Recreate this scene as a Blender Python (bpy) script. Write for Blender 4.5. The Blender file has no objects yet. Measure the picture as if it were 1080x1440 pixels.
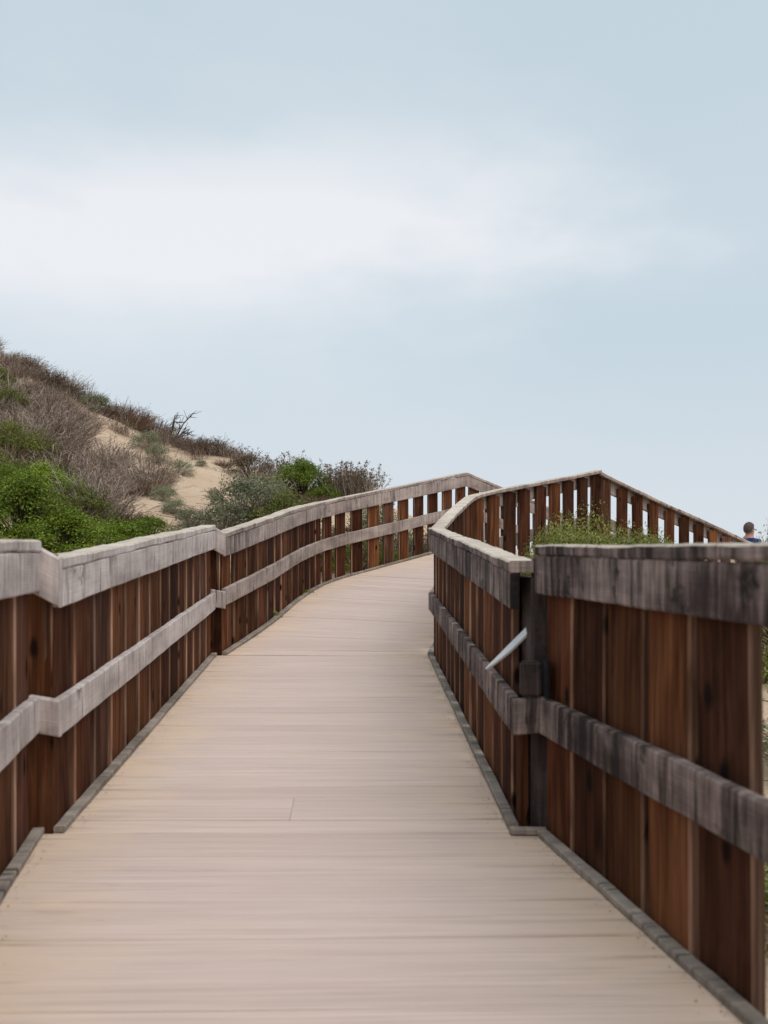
import bpy, bmesh, math, random
import numpy as np
from mathutils import Vector, Matrix

R = math.radians
scene = bpy.context.scene
col = scene.collection
EYE = 2.5                       # height of the lens above z = 0
FPX = 1300.0                    # focal length in photo pixels

# ---------------------------------------------------------------- camera
cam = bpy.data.cameras.new('camera')
cam.sensor_fit = 'VERTICAL'
cam.sensor_height = 36.0
cam.lens = 36.0 * FPX / 1440.0
cam.shift_y = 50.0 / 1440.0
cam.clip_start = 0.05
cam.clip_end = 6000.0
cam.dof.use_dof = True
cam.dof.focus_distance = 10.5
cam.dof.aperture_fstop = 3.0
camo = bpy.data.objects.new('camera', cam)
col.objects.link(camo)
camo.location = (0, 0, EYE)
camo.rotation_euler = (R(90), 0, 0)
scene.camera = camo
scene.render.resolution_x, scene.render.resolution_y = 768, 1024

# ---------------------------------------------------------------- light
SUN_EL, SUN_AZ = 62.0, 142.0     # azimuth measured from +Y towards +X
world = bpy.data.worlds.new('World')
scene.world = world
world.use_nodes = True
wt = world.node_tree
for n in list(wt.nodes):
    wt.nodes.remove(n)


def nd(t, kind, **kw):
    n = t.nodes.new(kind)
    for k, v in kw.items():
        if k.startswith('_'):
            setattr(n, k[1:], v)
        else:
            key = k.replace('__', ' ')
            if key.isdigit():
                key = int(key)
            n.inputs[key].default_value = v
    return n


def lk(t, a, b):
    t.links.new(a, b)


wout = nd(wt, 'ShaderNodeOutputWorld')
bg = nd(wt, 'ShaderNodeBackground', Strength=0.1)
sky = nd(wt, 'ShaderNodeTexSky')
sky.sky_type = 'NISHITA'
sky.sun_disc = False
sky.sun_elevation = R(SUN_EL)
sky.sun_rotation = R(SUN_AZ)
sky.dust_density = 3.0
tc = nd(wt, 'ShaderNodeTexCoord')
# high thin overcast: stretched soft cloud sheet over the whole dome
mp = nd(wt, 'ShaderNodeMapping')
mp.inputs['Scale'].default_value = (1.0, 1.0, 2.6)
mp.inputs['Location'].default_value = (0.62, 0.1, 0.37)
mp.inputs['Rotation'].default_value = (0, R(7), 0)
lk(wt, tc.outputs['Generated'], mp.inputs['Vector'])
n1 = nd(wt, 'ShaderNodeTexNoise', Scale=1.3, Detail=6.0, Roughness=0.52)
lk(wt, mp.outputs[0], n1.inputs['Vector'])
sz = nd(wt, 'ShaderNodeSeparateXYZ')
lk(wt, tc.outputs['Generated'], sz.inputs[0])


def wm(op, a, b=0.0, clamp=False):
    m = nd(wt, 'ShaderNodeMath')
    m.operation = op
    m.use_clamp = clamp
    for q, v in ((m.inputs[0], a), (m.inputs[1], b)):
        if hasattr(v, 'is_linked'):
            lk(wt, v, q)
        else:
            q.default_value = v
    return m.outputs[0]


wav = nd(wt, 'ShaderNodeTexNoise', Scale=0.9, Detail=2.0, Roughness=0.5)     # the band wanders up and down
lk(wt, tc.outputs['Generated'], wav.inputs['Vector'])
bz = wm('ADD', 0.30, wm('MULTIPLY', wm('SUBTRACT', wav.outputs['Fac'], 0.5), 0.12))
dzz = wm('DIVIDE', wm('SUBTRACT', sz.outputs['Z'], bz), 0.09)
band = wm('POWER', 2.718, wm('MULTIPLY', wm('MULTIPLY', dzz, dzz), -1.0))
thin = nd(wt, 'ShaderNodeMapRange')
thin.interpolation_type = 'SMOOTHSTEP'
thin.inputs['From Min'].default_value = 0.43
thin.inputs['From Max'].default_value = 0.66
lk(wt, n1.outputs['Fac'], thin.inputs['Value'])
fcl = wm('ADD', wm('MULTIPLY', band, wm('ADD', wm('MULTIPLY', thin.outputs[0], 0.85), 0.12)), wm('MULTIPLY', thin.outputs[0], 0.18), True)
r1 = nd(wt, 'ShaderNodeValToRGB')
r1.color_ramp.elements[0].position = 0.0
r1.color_ramp.elements[0].color = (4.42, 5.25, 5.8, 1)
r1.color_ramp.elements[1].position = 1.0
r1.color_ramp.elements[1].color = (6.75, 6.85, 7.05, 1)
lk(wt, fcl, r1.inputs['Fac'])
mx = nd(wt, 'ShaderNodeMixRGB', Fac=0.9)
lk(wt, sky.outputs[0], mx.inputs[1])
lk(wt, r1.outputs[0], mx.inputs[2])
# the sheet greys a little towards the horizon, all the way round
sx = nd(wt, 'ShaderNodeSeparateXYZ')
lk(wt, tc.outputs['Generated'], sx.inputs[0])
hz = nd(wt, 'ShaderNodeMapRange')
hz.interpolation_type = 'SMOOTHSTEP'
hz.inputs['From Min'].default_value = 0.24
hz.inputs['From Max'].default_value = 0.0
hz.inputs['To Min'].default_value = 0.0
hz.inputs['To Max'].default_value = 0.95
lk(wt, sx.outputs['Z'], hz.inputs['Value'])
mh = nd(wt, 'ShaderNodeMixRGB')
mh.inputs[2].default_value = (5.15, 5.55, 6.0, 1)
lk(wt, hz.outputs[0], mh.inputs[0])
lk(wt, mx.outputs[0], mh.inputs[1])
lk(wt, mh.outputs[0], bg.inputs['Color'])
lk(wt, bg.outputs[0], wout.inputs['Surface'])

sl = bpy.data.lights.new('sun', 'SUN')
sl.energy = 1.5
sl.angle = R(60)
sl.color = (1.0, 0.95, 0.88)
so = bpy.data.objects.new('sun', sl)
col.objects.link(so)
sd = Vector((math.sin(R(SUN_AZ)) * math.cos(R(SUN_EL)), math.cos(R(SUN_AZ)) * math.cos(R(SUN_EL)), math.sin(R(SUN_EL))))
so.rotation_euler = sd.to_track_quat('Z', 'Y').to_euler()
so.location = sd * 30

vs = scene.view_settings
vs.view_transform = 'Standard'
vs.look = 'None'
vs.exposure = 0.42
vs.gamma = 1.0
vs.use_curve_mapping = False

# ---------------------------------------------------------------- materials


def newmat(name):
    m = bpy.data.materials.new(name)
    m.use_nodes = True
    t = m.node_tree
    b = t.nodes['Principled BSDF']
    b.inputs['Specular IOR Level'].default_value = 0.25
    b.inputs['Roughness'].default_value = 0.85
    return m, t, b


def ramp(t, fac, stops, interp='LINEAR'):
    r = nd(t, 'ShaderNodeValToRGB')
    r.color_ramp.interpolation = interp
    e = r.color_ramp.elements
    while len(e) < len(stops):
        e.new(0.5)
    for el, (p, c) in zip(e, stops):
        el.position = p
        el.color = (c[0], c[1], c[2], 1) if hasattr(c, '__len__') else (c, c, c, 1)
    lk(t, fac, r.inputs['Fac'])
    return r.outputs['Color']


def mix(t, fac, a, b, mode='MIX'):
    m = nd(t, 'ShaderNodeMixRGB')
    m.blend_type = mode
    for sock, v in ((m.inputs[0], fac), (m.inputs[1], a), (m.inputs[2], b)):
        if hasattr(v, 'is_linked'):
            lk(t, v, sock)
        elif hasattr(v, '__len__'):
            sock.default_value = (v[0], v[1], v[2], 1)
        else:
            sock.default_value = v
    return m.outputs[0]


def math_(t, op, a, b=0.0, clamp=False):
    m = nd(t, 'ShaderNodeMath')
    m.operation = op
    m.use_clamp = clamp
    for s, v in ((m.inputs[0], a), (m.inputs[1], b)):
        if hasattr(v, 'is_linked'):
            lk(t, v, s)
        else:
            s.default_value = v
    return m.outputs[0]


def coords(t, scale, src='UV', rnd=True):
    """Texture coordinates scaled per axis, shifted by the object's own random number."""
    c = nd(t, 'ShaderNodeTexCoord')
    m = nd(t, 'ShaderNodeMapping')
    m.inputs['Scale'].default_value = scale
    lk(t, c.outputs[src], m.inputs['Vector'])
    if rnd:
        oi = nd(t, 'ShaderNodeObjectInfo')
        v = nd(t, 'ShaderNodeCombineXYZ')
        k = math_(t, 'MULTIPLY', oi.outputs['Random'], 57.0)
        lk(t, k, v.inputs['X'])
        lk(t, k, v.inputs['Y'])
        lk(t, k, v.inputs['Z'])
        lk(t, v.outputs[0], m.inputs['Location'])
    return m.outputs[0]


def noise(t, vec, scale=1.0, detail=4.0, rough=0.55, dist=0.0):
    n = nd(t, 'ShaderNodeTexNoise', Scale=scale, Detail=detail, Roughness=rough, Distortion=dist)
    lk(t, vec, n.inputs['Vector'])
    return n.outputs['Fac']


def bump(t, b, h, strength=0.4, dist=0.01):
    n = nd(t, 'ShaderNodeBump', Strength=strength, Distance=dist)
    lk(t, h, n.inputs['Height'])
    lk(t, n.outputs[0], b.inputs['Normal'])


def weathered(name, light, dark, stain, stain_amt, warm=0.0):
    """Grey silvered timber; streaks run across the board as rain marks and saw marks do."""
    m, t, b = newmat(name)
    blot = noise(t, coords(t, (2.2, 5.0, 1)), 1.0, 5, 0.6)
    streak = noise(t, coords(t, (26, 1.8, 1)), 1.0, 5, 0.7, 0.25)
    grain = noise(t, coords(t, (5, 130, 1)), 1.0, 3, 0.6)
    c = ramp(t, mix(t, 0.5, blot, streak), [(0.40, dark), (0.60, light)])
    c = mix(t, ramp(t, grain, [(0.38, 0.22), (0.60, 0.0)]), c, dark)
    drip = noise(t, coords(t, (16, 1.6, 1)), 1.0, 4, 0.62, 0.6)
    big = noise(t, coords(t, (1.6, 1.2, 1)), 1.0, 3, 0.5)
    s = ramp(t, math_(t, 'ADD', math_(t, 'MULTIPLY', drip, 0.62), math_(t, 'MULTIPLY', big, 0.38)),
             [(0.60 - stain_amt * 0.22, 0.0), (0.72 - stain_amt * 0.2, 0.9)])
    c = mix(t, s, c, stain)
    blob = noise(t, coords(t, (11, 9, 1)), 1.0, 4, 0.6)
    c = mix(t, ramp(t, blob, [(0.66 - stain_amt * 0.10, 0.0), (0.76 - stain_amt * 0.10, 0.85)]), c, stain)
    # short checks in the wood
    chk = noise(t, coords(t, (60, 5, 1)), 1.0, 2, 0.5)
    c = mix(t, ramp(t, chk, [(0.655, 0.0), (0.71, 0.8)]), c, stain)
    lk(t, c, b.inputs['Base Color'])
    bump(t, b, mix(t, 0.5, streak, grain), 0.5, 0.006)
    return m


M = {}
M['rail'] = weathered('silvered_rail', (0.70, 0.61, 0.57), (0.34, 0.28, 0.26), (0.055, 0.043, 0.042), 0.12)
M['cap'] = weathered('silvered_skylit_cap', (0.66, 0.57, 0.475), (0.40, 0.33, 0.275), (0.12, 0.095, 0.08), 0.05)  # for cap tops only: skylight on them is put into this paler tone
M['rail_stained_shaded'] = weathered('stained_shaded_rail', (0.40, 0.305, 0.27), (0.075, 0.048, 0.042), (0.009, 0.006, 0.005), 0.72)  # black stains, with the right side's shade also put into the base colour
M['rail_mid'] = weathered('half_stained_rail', (0.50, 0.405, 0.36), (0.21, 0.16, 0.14), (0.035, 0.027, 0.025), 0.22)
M['kerb'] = weathered('silvered_kerb', (0.40, 0.335, 0.285), (0.17, 0.14, 0.115), (0.05, 0.045, 0.04), 0.25)
M['post'] = weathered('stained_post', (0.10, 0.072, 0.065), (0.04, 0.028, 0.025), (0.010, 0.007, 0.007), 0.4)


def endgrain():
    m, t, b = newmat('black_end_grain')
    n = noise(t, coords(t, (40, 40, 40), 'Object'), 1.0, 4, 0.6)
    lk(t, ramp(t, n, [(0.3, (0.006, 0.005, 0.005)), (0.75, (0.03, 0.023, 0.02))]), b.inputs['Base Color'])
    b.inputs['Roughness'].default_value = 0.95
    return m


M['end'] = endgrain()


def picket_mat(name, side=False, k=1.0):
    m, t, b = newmat(name)
    oi = nd(t, 'ShaderNodeObjectInfo')
    grain = noise(t, coords(t, (1.6, 48, 1)), 1.0, 4, 0.62, 0.35)
    cath = noise(t, coords(t, (1.1, 9, 1)), 1.0, 3, 0.5, 1.6)
    if side:
        c = ramp(t, oi.outputs['Random'], [(0.0, (0.25 * k, 0.125 * k, 0.075 * k)), (0.5, (0.40 * k, 0.225 * k, 0.145 * k)), (1.0, (0.36 * k, 0.22 * k, 0.16 * k))])
    else:
        c = ramp(t, oi.outputs['Random'], [(0.0, (0.036, 0.013, 0.008)), (0.22, (0.12, 0.043, 0.020)), (0.42, (0.055, 0.020, 0.011)),
                                            (0.62, (0.20, 0.078, 0.032)), (0.8, (0.075, 0.030, 0.018)), (1.0, (0.165, 0.078, 0.050))])
    h2 = math_(t, 'FRACT', math_(t, 'MULTIPLY', oi.outputs['Random'], 17.37))
    vv = nd(t, 'ShaderNodeHueSaturation')
    lk(t, math_(t, 'ADD', math_(t, 'MULTIPLY', h2, 0.85), 0.62), vv.inputs['Value'])
    lk(t, c, vv.inputs['Color'])
    c = vv.outputs[0]
    c = mix(t, ramp(t, grain, [(0.36, 0.85), (0.60, 0.0)]), c, mix(t, 1.0, c, (0.36, 0.31, 0.28), 'MULTIPLY'))
    c = mix(t, ramp(t, cath, [(0.40, 0.7), (0.56, 0.0)]), c, mix(t, 1.0, c, (0.42, 0.36, 0.33), 'MULTIPLY'))
    # grey bloom where the stain has worn
    bl = noise(t, coords(t, (2.2, 6, 1)), 1.0, 5, 0.65)
    c = mix(t, ramp(t, bl, [(0.55, 0.0), (0.8, 0.3)]), c, (0.19, 0.095, 0.062))
    # knots
    v = nd(t, 'ShaderNodeTexVoronoi', Scale=1.0)
    v.voronoi_dimensions = '2D'
    lk(t, coords(t, (5.5, 13, 1)), v.inputs['Vector'])
    sep = nd(t, 'ShaderNodeSeparateColor')
    lk(t, v.outputs['Color'], sep.inputs[0])
    kn = math_(t, 'ADD', v.outputs['Distance'], math_(t, 'MULTIPLY', noise(t, coords(t, (12, 20, 1)), 1.0, 2), 0.16))
    few = math_(t, 'GREATER_THAN', sep.outputs[0], 0.915)
    c = mix(t, math_(t, 'MULTIPLY', ramp(t, kn, [(0.20, 0.95), (0.36, 0.0)]), few), c, (0.010, 0.005, 0.004))
    lk(t, c, b.inputs['Base Color'])
    b.inputs['Roughness'].default_value = 0.9
    b.inputs['Specular IOR Level'].default_value = 0.08
    bump(t, b, grain, 0.5, 0.004)
    return m


M['picket'] = picket_mat('stained_redwood')
M['picket_side'] = picket_mat('pale_redwood_arris', True)  # paler tone for the narrow inner chamfers and the ends
M['picket_edge'] = picket_mat('sawn_redwood_edge', True, 0.42)


def deck_mat():
    m, t, b = newmat('sandy_deck_board')
    oi = nd(t, 'ShaderNodeObjectInfo')
    c = ramp(t, oi.outputs['Random'], [(0.0, (0.585, 0.46, 0.41)), (0.5, (0.66, 0.525, 0.465)), (1.0, (0.625, 0.50, 0.455))])
    st = noise(t, coords(t, (1.5, 20, 1)), 1.0, 6, 0.68)
    st2 = noise(t, coords(t, (0.7, 90, 1)), 1.0, 3, 0.6)
    c = mix(t, ramp(t, st, [(0.34, 0.36), (0.60, 0.0)]), c, (0.50, 0.385, 0.33))
    c = mix(t, ramp(t, st2, [(0.60, 0.0), (0.78, 0.4)]), c, (0.74, 0.62, 0.55))
    gro = noise(t, coords(t, (0.9, 150, 1)), 1.0, 3, 0.7)
    c = mix(t, ramp(t, gro, [(0.40, 0.45), (0.52, 0.0)]), c, (0.36, 0.27, 0.23))
    # drifted sand lies along both edges; uv x runs 0..length, uv y width; attribute edge = 0 centre .. 1 edge
    at = nd(t, 'ShaderNodeAttribute')
    at.attribute_name = 'edge'
    blot = noise(t, coords(t, (2.5, 2.5, 2.5), 'Object', False), 1.0, 5, 0.62)
    e = math_(t, 'ADD', at.outputs['Fac'], math_(t, 'MULTIPLY', math_(t, 'SUBTRACT', blot, 0.5), 0.9))
    ef = ramp(t, e, [(0.52, 0.0), (0.95, 0.75)])
    c = mix(t, ef, c, (0.70, 0.52, 0.37))
    dk = noise(t, coords(t, (1.6, 26, 1)), 1.0, 4, 0.6)
    c = mix(t, math_(t, 'MULTIPLY', ramp(t, dk, [(0.53, 0.0), (0.70, 0.75)]), ramp(t, e, [(0.55, 0.12), (1.0, 0.85)])), c, (0.20, 0.135, 0.10))
    big = noise(t, coords(t, (1.6, 2.6, 1.6), 'Object', False), 1.0, 6, 0.66)
    c = mix(t, ramp(t, big, [(0.38, 0.3), (0.62, 0.0)]), c, (0.56, 0.43, 0.375))
    # damp scuffs, a thumb's breadth to a hand wide
    sc = noise(t, coords(t, (5, 22, 1)), 1.0, 3, 0.5)
    c = mix(t, ramp(t, sc, [(0.70, 0.0), (0.8, 0.35)]), c, (0.23, 0.17, 0.145))
    lk(t, c, b.inputs['Base Color'])
    b.inputs['Roughness'].default_value = 0.8
    bump(t, b, mix(t, 0.5, st, blot), 0.35, 0.004)
    return m


M['deck'] = deck_mat()


def sand_mat(name, a, bcol, litter=0.8):
    m, t, b = newmat(name)
    v = coords(t, (1, 1, 1), 'Object', False)
    n_big = noise(t, v, 0.55, 5, 0.6)
    n_mid = noise(t, v, 4.0, 5, 0.65)
    n_fine = noise(t, v, 30.0, 4, 0.7)
    c = ramp(t, n_big, [(0.35, a), (0.65, bcol)])
    c = mix(t, ramp(t, n_fine, [(0.3, 0.25), (0.6, 0.0)]), c, (0.30, 0.205, 0.13))
    lit = math_(t, 'MULTIPLY', ramp(t, n_mid, [(0.56, 0.0), (0.68, 1.0)]), ramp(t, noise(t, v, 22, 4, 0.7), [(0.5, 0.0), (0.62, litter)]))
    c = mix(t, lit, c, (0.12, 0.075, 0.05))
    lk(t, c, b.inputs['Base Color'])
    b.inputs['Roughness'].default_value = 0.95
    b.inputs['Specular IOR Level'].default_value = 0.1
    bump(t, b, mix(t, 0.3, n_mid, n_fine), 1.0, 0.13)
    return m


M['sand'] = sand_mat('dune_sand', (0.60, 0.435, 0.305), (0.70, 0.53, 0.385))
M['sand_fill'] = sand_mat('sand_in_joints', (0.20, 0.15, 0.115), (0.30, 0.22, 0.17), 0.2)


def leaf_mat(name, stops, trans=0.3):
    m, t, b = newmat(name)
    g = nd(t, 'ShaderNodeNewGeometry')
    oi = nd(t, 'ShaderNodeObjectInfo')
    c = ramp(t, g.outputs['Random Per Island'], stops)
    hs = nd(t, 'ShaderNodeHueSaturation')
    lk(t, math_(t, 'ADD', math_(t, 'MULTIPLY', oi.outputs['Random'], 0.5), 0.75), hs.inputs['Value'])
    clump = noise(t, coords(t, (3.2, 3.2, 3.2), 'Object'), 1.0, 2, 0.5)
    c = mix(t, ramp(t, clump, [(0.4, 0.0), (0.62, 0.45)]), c, mix(t, 1.0, c, (0.55, 0.6, 0.45), 'MULTIPLY'))
    lk(t, c, hs.inputs['Color'])
    lk(t, hs.outputs[0], b.inputs['Base Color'])
    b.inputs['Roughness'].default_value = 0.6
    tr = nd(t, 'ShaderNodeBsdfTranslucent')
    lk(t, hs.outputs[0], tr.inputs['Color'])
    ms = nd(t, 'ShaderNodeMixShader', Fac=trans)
    lk(t, b.outputs[0], ms.inputs[1])
    lk(t, tr.outputs[0], ms.inputs[2])
    lk(t, ms.outputs[0], t.nodes['Material Output'].inputs['Surface'])
    return m


M['leaf_green'] = leaf_mat('bright_green_leaf', [(0, (0.065, 0.10, 0.012)), (0.5, (0.175, 0.25, 0.02)), (1, (0.34, 0.43, 0.05))])
M['leaf_olive'] = leaf_mat('olive_leaf', [(0, (0.07, 0.085, 0.02)), (0.5, (0.15, 0.165, 0.035)), (1, (0.27, 0.27, 0.07))])
M['leaf_sage'] = leaf_mat('grey_green_leaf', [(0, (0.12, 0.125, 0.07)), (0.5, (0.25, 0.26, 0.155)), (1, (0.43, 0.43, 0.29))])
M['leaf_rust'] = leaf_mat('brown_leaf', [(0, (0.06, 0.038, 0.02)), (0.5, (0.14, 0.09, 0.055)), (1, (0.26, 0.19, 0.12))])
M['leaf_lime'] = leaf_mat('yellow_green_leaf', [(0, (0.12, 0.14, 0.02)), (0.5, (0.25, 0.27, 0.06)), (1, (0.42, 0.40, 0.15))])
M['twig'] = leaf_mat('dry_twig', [(0, (0.15, 0.095, 0.075)), (0.5, (0.40, 0.295, 0.245)), (1, (0.68, 0.56, 0.47))], 0.0)
M['twig_red'] = leaf_mat('russet_twig', [(0, (0.09, 0.05, 0.037)), (0.5, (0.21, 0.13, 0.10)), (1, (0.38, 0.265, 0.21))], 0.0)
M['stem'] = leaf_mat('dark_stem', [(0, (0.03, 0.02, 0.014)), (1, (0.09, 0.06, 0.04))], 0.0)
M['straw'] = leaf_mat('straw_stalk', [(0, (0.22, 0.17, 0.09)), (1, (0.42, 0.35, 0.22))], 0.1)


def plain(name, c, rough=0.6, metal=0.0, var=0.25, scale=20):
    m, t, b = newmat(name)
    n = noise(t, coords(t, (scale,) * 3, 'Object', False), 1.0, 4, 0.6)
    d = tuple(x * (1 - var) for x in c)
    lk(t, ramp(t, n, [(0.3, d), (0.7, c)]), b.inputs['Base Color'])
    b.inputs['Roughness'].default_value = rough
    b.inputs['Metallic'].default_value = metal
    return m


M['white_metal'] = plain('white_painted_metal', (0.78, 0.80, 0.80), 0.35, 0, 0.12, 30)
M['black_metal'] = plain('black_iron', (0.012, 0.011, 0.011), 0.7, 0, 0.4, 40)
M['skin'] = plain('skin', (0.48, 0.25, 0.18), 0.55, 0, 0.15, 25)
M['hair'] = plain('grey_hair', (0.13, 0.095, 0.085), 0.8, 0, 0.6, 90)
M['shirt'] = plain('blue_cloth', (0.018, 0.045, 0.17), 0.9, 0, 0.35, 18)
M['trousers'] = plain('dark_cloth', (0.05, 0.05, 0.06), 0.9, 0, 0.3, 18)

# ---------------------------------------------------------------- mesh helpers


def obj(name, mesh, parent=None, **props):
    o = bpy.data.objects.new(name, mesh)
    col.objects.link(o)
    if parent is not None:
        o.parent = parent
    for k, v in props.items():
        o[k] = v
    return o


def thing(name, label, cat, loc=(0, 0, 0), group=None):
    o = bpy.data.objects.new(name, None)
    col.objects.link(o)
    o.location = loc
    o.empty_display_size = 0.2
    o['label'] = label
    o['category'] = cat
    if group:
        o['group'] = group
    return o


def mesh_np(name, V, F, mats, uv=None, smooth=False, midx=None, edge=None):
    """F: list of faces (any size) or an (n,k) array."""
    me = bpy.data.meshes.new(name)
    V = np.asarray(V, dtype=np.float32)
    if isinstance(F, np.ndarray):
        nf, k = F.shape
        me.vertices.add(len(V))
        me.vertices.foreach_set('co', V.ravel())
        me.loops.add(nf * k)
        me.loops.foreach_set('vertex_index', F.astype(np.int32).ravel())
        me.polygons.add(nf)
        me.polygons.foreach_set('loop_start', np.arange(0, nf * k, k, dtype=np.int32))
        me.polygons.foreach_set('loop_total', np.full(nf, k, dtype=np.int32))
        me.update(calc_edges=True)
    else:
        me.from_pydata([tuple(map(float, v)) for v in V], [], F)
    for m in (mats if isinstance(mats, (list, tuple)) else [mats]):
        me.materials.append(m)
    if uv is not None:
        l = me.uv_layers.new(name='UVMap')
        l.data.foreach_set('uv', np.asarray(uv, dtype=np.float32).ravel())
    if midx is not None:
        me.polygons.foreach_set('material_index', np.asarray(midx, dtype=np.int32))
    if smooth:
        me.polygons.foreach_set('use_smooth', np.ones(len(me.polygons), dtype=bool))
    if edge is not None:
        a = me.attributes.new('edge', 'FLOAT', 'POINT')
        a.data.foreach_set('value', np.asarray(edge, dtype=np.float32))
    me.update()
    return me


rnd = random.Random(11)


def wob(s, seed, f=1.0):
    return (math.sin(s * 3.1 * f + seed * 7.3) + 0.6 * math.sin(s * 7.7 * f + seed * 3.1) + 0.45 * math.sin(s * 17.3 * f + seed * 11.9)
            + 0.35 * math.sin(s * 41.0 * f + seed * 5.3)) / 2.4


def sweep(pts, side, o0, o1, h0, h1, mats, seed=0.0, step=0.05, jit=0.003, cham=0.006, uoff=0.0, dark_end=False, top=0):
    """Board swept along pts (z = reference height). side=+1: inward is to the right of travel, -1 left.
    o = inward offset range, h = height range relative to pts."""
    P = [Vector(p) for p in pts]
    n = len(P)
    nor = []
    for i in range(n):
        ds = []
        if i > 0:
            ds.append((P[i] - P[i - 1]).xy.normalized())
        if i < n - 1:
            ds.append((P[i + 1] - P[i]).xy.normalized())
        ns = [Vector((d.y, -d.x)) * side for d in ds]
        if len(ns) == 2:
            s = (ns[0] + ns[1]).normalized()
            s = s / max(0.35, s.dot(ns[0]))
        else:
            s = ns[0]
        nor.append(s)
    rings, S = [], 0.0
    stations = []
    for i in range(n - 1):
        L = (P[i + 1] - P[i]).length
        k = max(1, int(round(L / step)))
        for j in range(k + (1 if i == n - 2 else 0)):
            f = j / k
            stations.append((P[i].lerp(P[i + 1], f), nor[i].lerp(nor[i + 1], f), S + f * L))
        S += L
    c = cham
    prof = [(o0 + c, h0), (o1 - c, h0), (o1, h0 + c), (o1, h1 - c), (o1 - c, h1), (o0 + c, h1), (o0, h1 - c), (o0, h0 + c)]
    per = [0.0]
    for a, b_ in zip(prof, prof[1:] + prof[:1]):
        per.append(per[-1] + math.hypot(b_[0] - a[0], b_[1] - a[1]))
    V, F, UV, MI = [], [], [], []
    for p, nn, s in stations:
        jt = wob(s, seed) * jit
        jb = wob(s, seed + 2.7) * jit
        jo = wob(s, seed + 5.1) * jit * 0.6
        for q, (o, h) in enumerate(prof):
            hh = h + (jt if q in (3, 4, 5, 6) else jb)
            oo = o + jo
            V.append((p.x + nn.x * oo, p.y + nn.y * oo, p.z + hh))
    m = len(stations)
    for i in range(m - 1):
        s0, s1 = stations[i][2] + uoff, stations[i + 1][2] + uoff
        for q in range(8):
            q2 = (q + 1) % 8
            f = [i * 8 + q, i * 8 + q2, (i + 1) * 8 + q2, (i + 1) * 8 + q]
            u = [(s0, per[q]), (s0, per[q + 1]), (s1, per[q + 1]), (s1, per[q])]
            if side < 0:
                f.reverse(); u.reverse()
            F.append(f); UV += u; MI.append(top if q in (3, 4, 5) else 0)
    for base, flip in ((0, side > 0), ((m - 1) * 8, side < 0)):
        f = [base + q for q in range(8)]
        u = [(prof[q][0] * 1.0 + 3.3, prof[q][1]) for q in range(8)]
        if flip:
            f.reverse(); u.reverse()
        F.append(f); UV += u; MI.append(1 if dark_end else 0)
    me = mesh_np('board', V, F, mats if isinstance(mats, list) else [mats], UV, midx=MI)
    return me


def box_mesh(name, cx, cy, cz, sx, sy, sz, mat, bev=0.006, segs=2, swap=False):
    bm = bmesh.new()
    bmesh.ops.create_cube(bm, size=1.0)
    for v in bm.verts:
        v.co = Vector((cx + v.co.x * sx, cy + v.co.y * sy, cz + v.co.z * sz))
    if bev:
        bmesh.ops.bevel(bm, geom=bm.edges[:], offset=bev, segments=segs, affect='EDGES')
    uvl = bm.loops.layers.uv.new('UVMap')
    for f in bm.faces:
        nn = f.normal
        for l in f.loops:
            co = l.vert.co
            if abs(nn.z) > 0.6:
                l[uvl].uv = (co.x, co.y)
            elif abs(nn.x) > abs(nn.y):
                l[uvl].uv = (co.z, co.y)
            else:
                l[uvl].uv = (co.z, co.x)
    if swap:
        for f in bm.faces:
            for l in f.loops:
                l[uvl].uv = (l[uvl].uv.y, l[uvl].uv.x)
    me = bpy.data.meshes.new(name)
    bm.to_mesh(me)
    bm.free()
    me.materials.append(mat)
    return me


# ---------------------------------------------------------------- the walk in plan (x, y, deck height)
def W(x, d, z):
    return Vector((x, d, EYE + z))


E_DIR = Vector((0.88, 0.476, 0)).normalized()
E_DROP = 0.315
A_L = [W(-0.57, -0.92, -1.115), W(-1.37, 3.60, -1.115)]
A_R = [W(1.428, -0.80, -1.13), W(0.637, 3.66, -1.13)]
B_L = [W(-1.290, 3.60, -1.11), W(-1.415, 7.58, -0.885)]
B_R = [W(0.540, 3.69, -1.125), W(0.412, 7.73, -0.905)]
C_L = [W(-1.335, 7.60, -0.88), W(-1.10, 8.60, -0.725), W(-0.95, 9.9, -0.575), W(-0.80, 10.85, -0.475), W(-0.69, 11.22, -0.43),
       W(-0.50, 11.50, -0.37), W(1.145, 12.94, 0.05)]
C_R = [W(0.412, 7.735, -0.905), W(0.67, 8.85, -0.69), W(0.885, 9.68, -0.525), W(1.06, 10.0, -0.465), W(1.30, 10.21, -0.41), W(2.60, 11.30, -0.115)]


def e_drop(t):
    return E_DROP * t + 0.012 * max(0.0, t - 2.0)


def e_pt(p, t, dz=0.0):
    return p + E_DIR * t + Vector((0, 0, -e_drop(t) + dz))


E_L = [C_L[-1], e_pt(C_L[-1], 2.0), e_pt(C_L[-1], 3.9)]
E_R = [C_R[-1], e_pt(C_R[-1], 1.1, -0.02), e_pt(C_R[-1], 2.0, -0.01), e_pt(C_R[-1], 3.9)]
H_A, H_B, H_C = 1.14, 1.07, 1.0

walk_pts = []   # centre line, deck height, half width
for a, b_ in [(A_L[0], A_R[0]), (A_L[1], A_R[1]), (B_L[1], B_R[1]), (C_L[4], C_R[3]), (C_L[6], C_R[5]), (E_L[-1], E_R[-1])]:
    walk_pts.append(((a + b_) / 2, (a - b_).length / 2))

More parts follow.
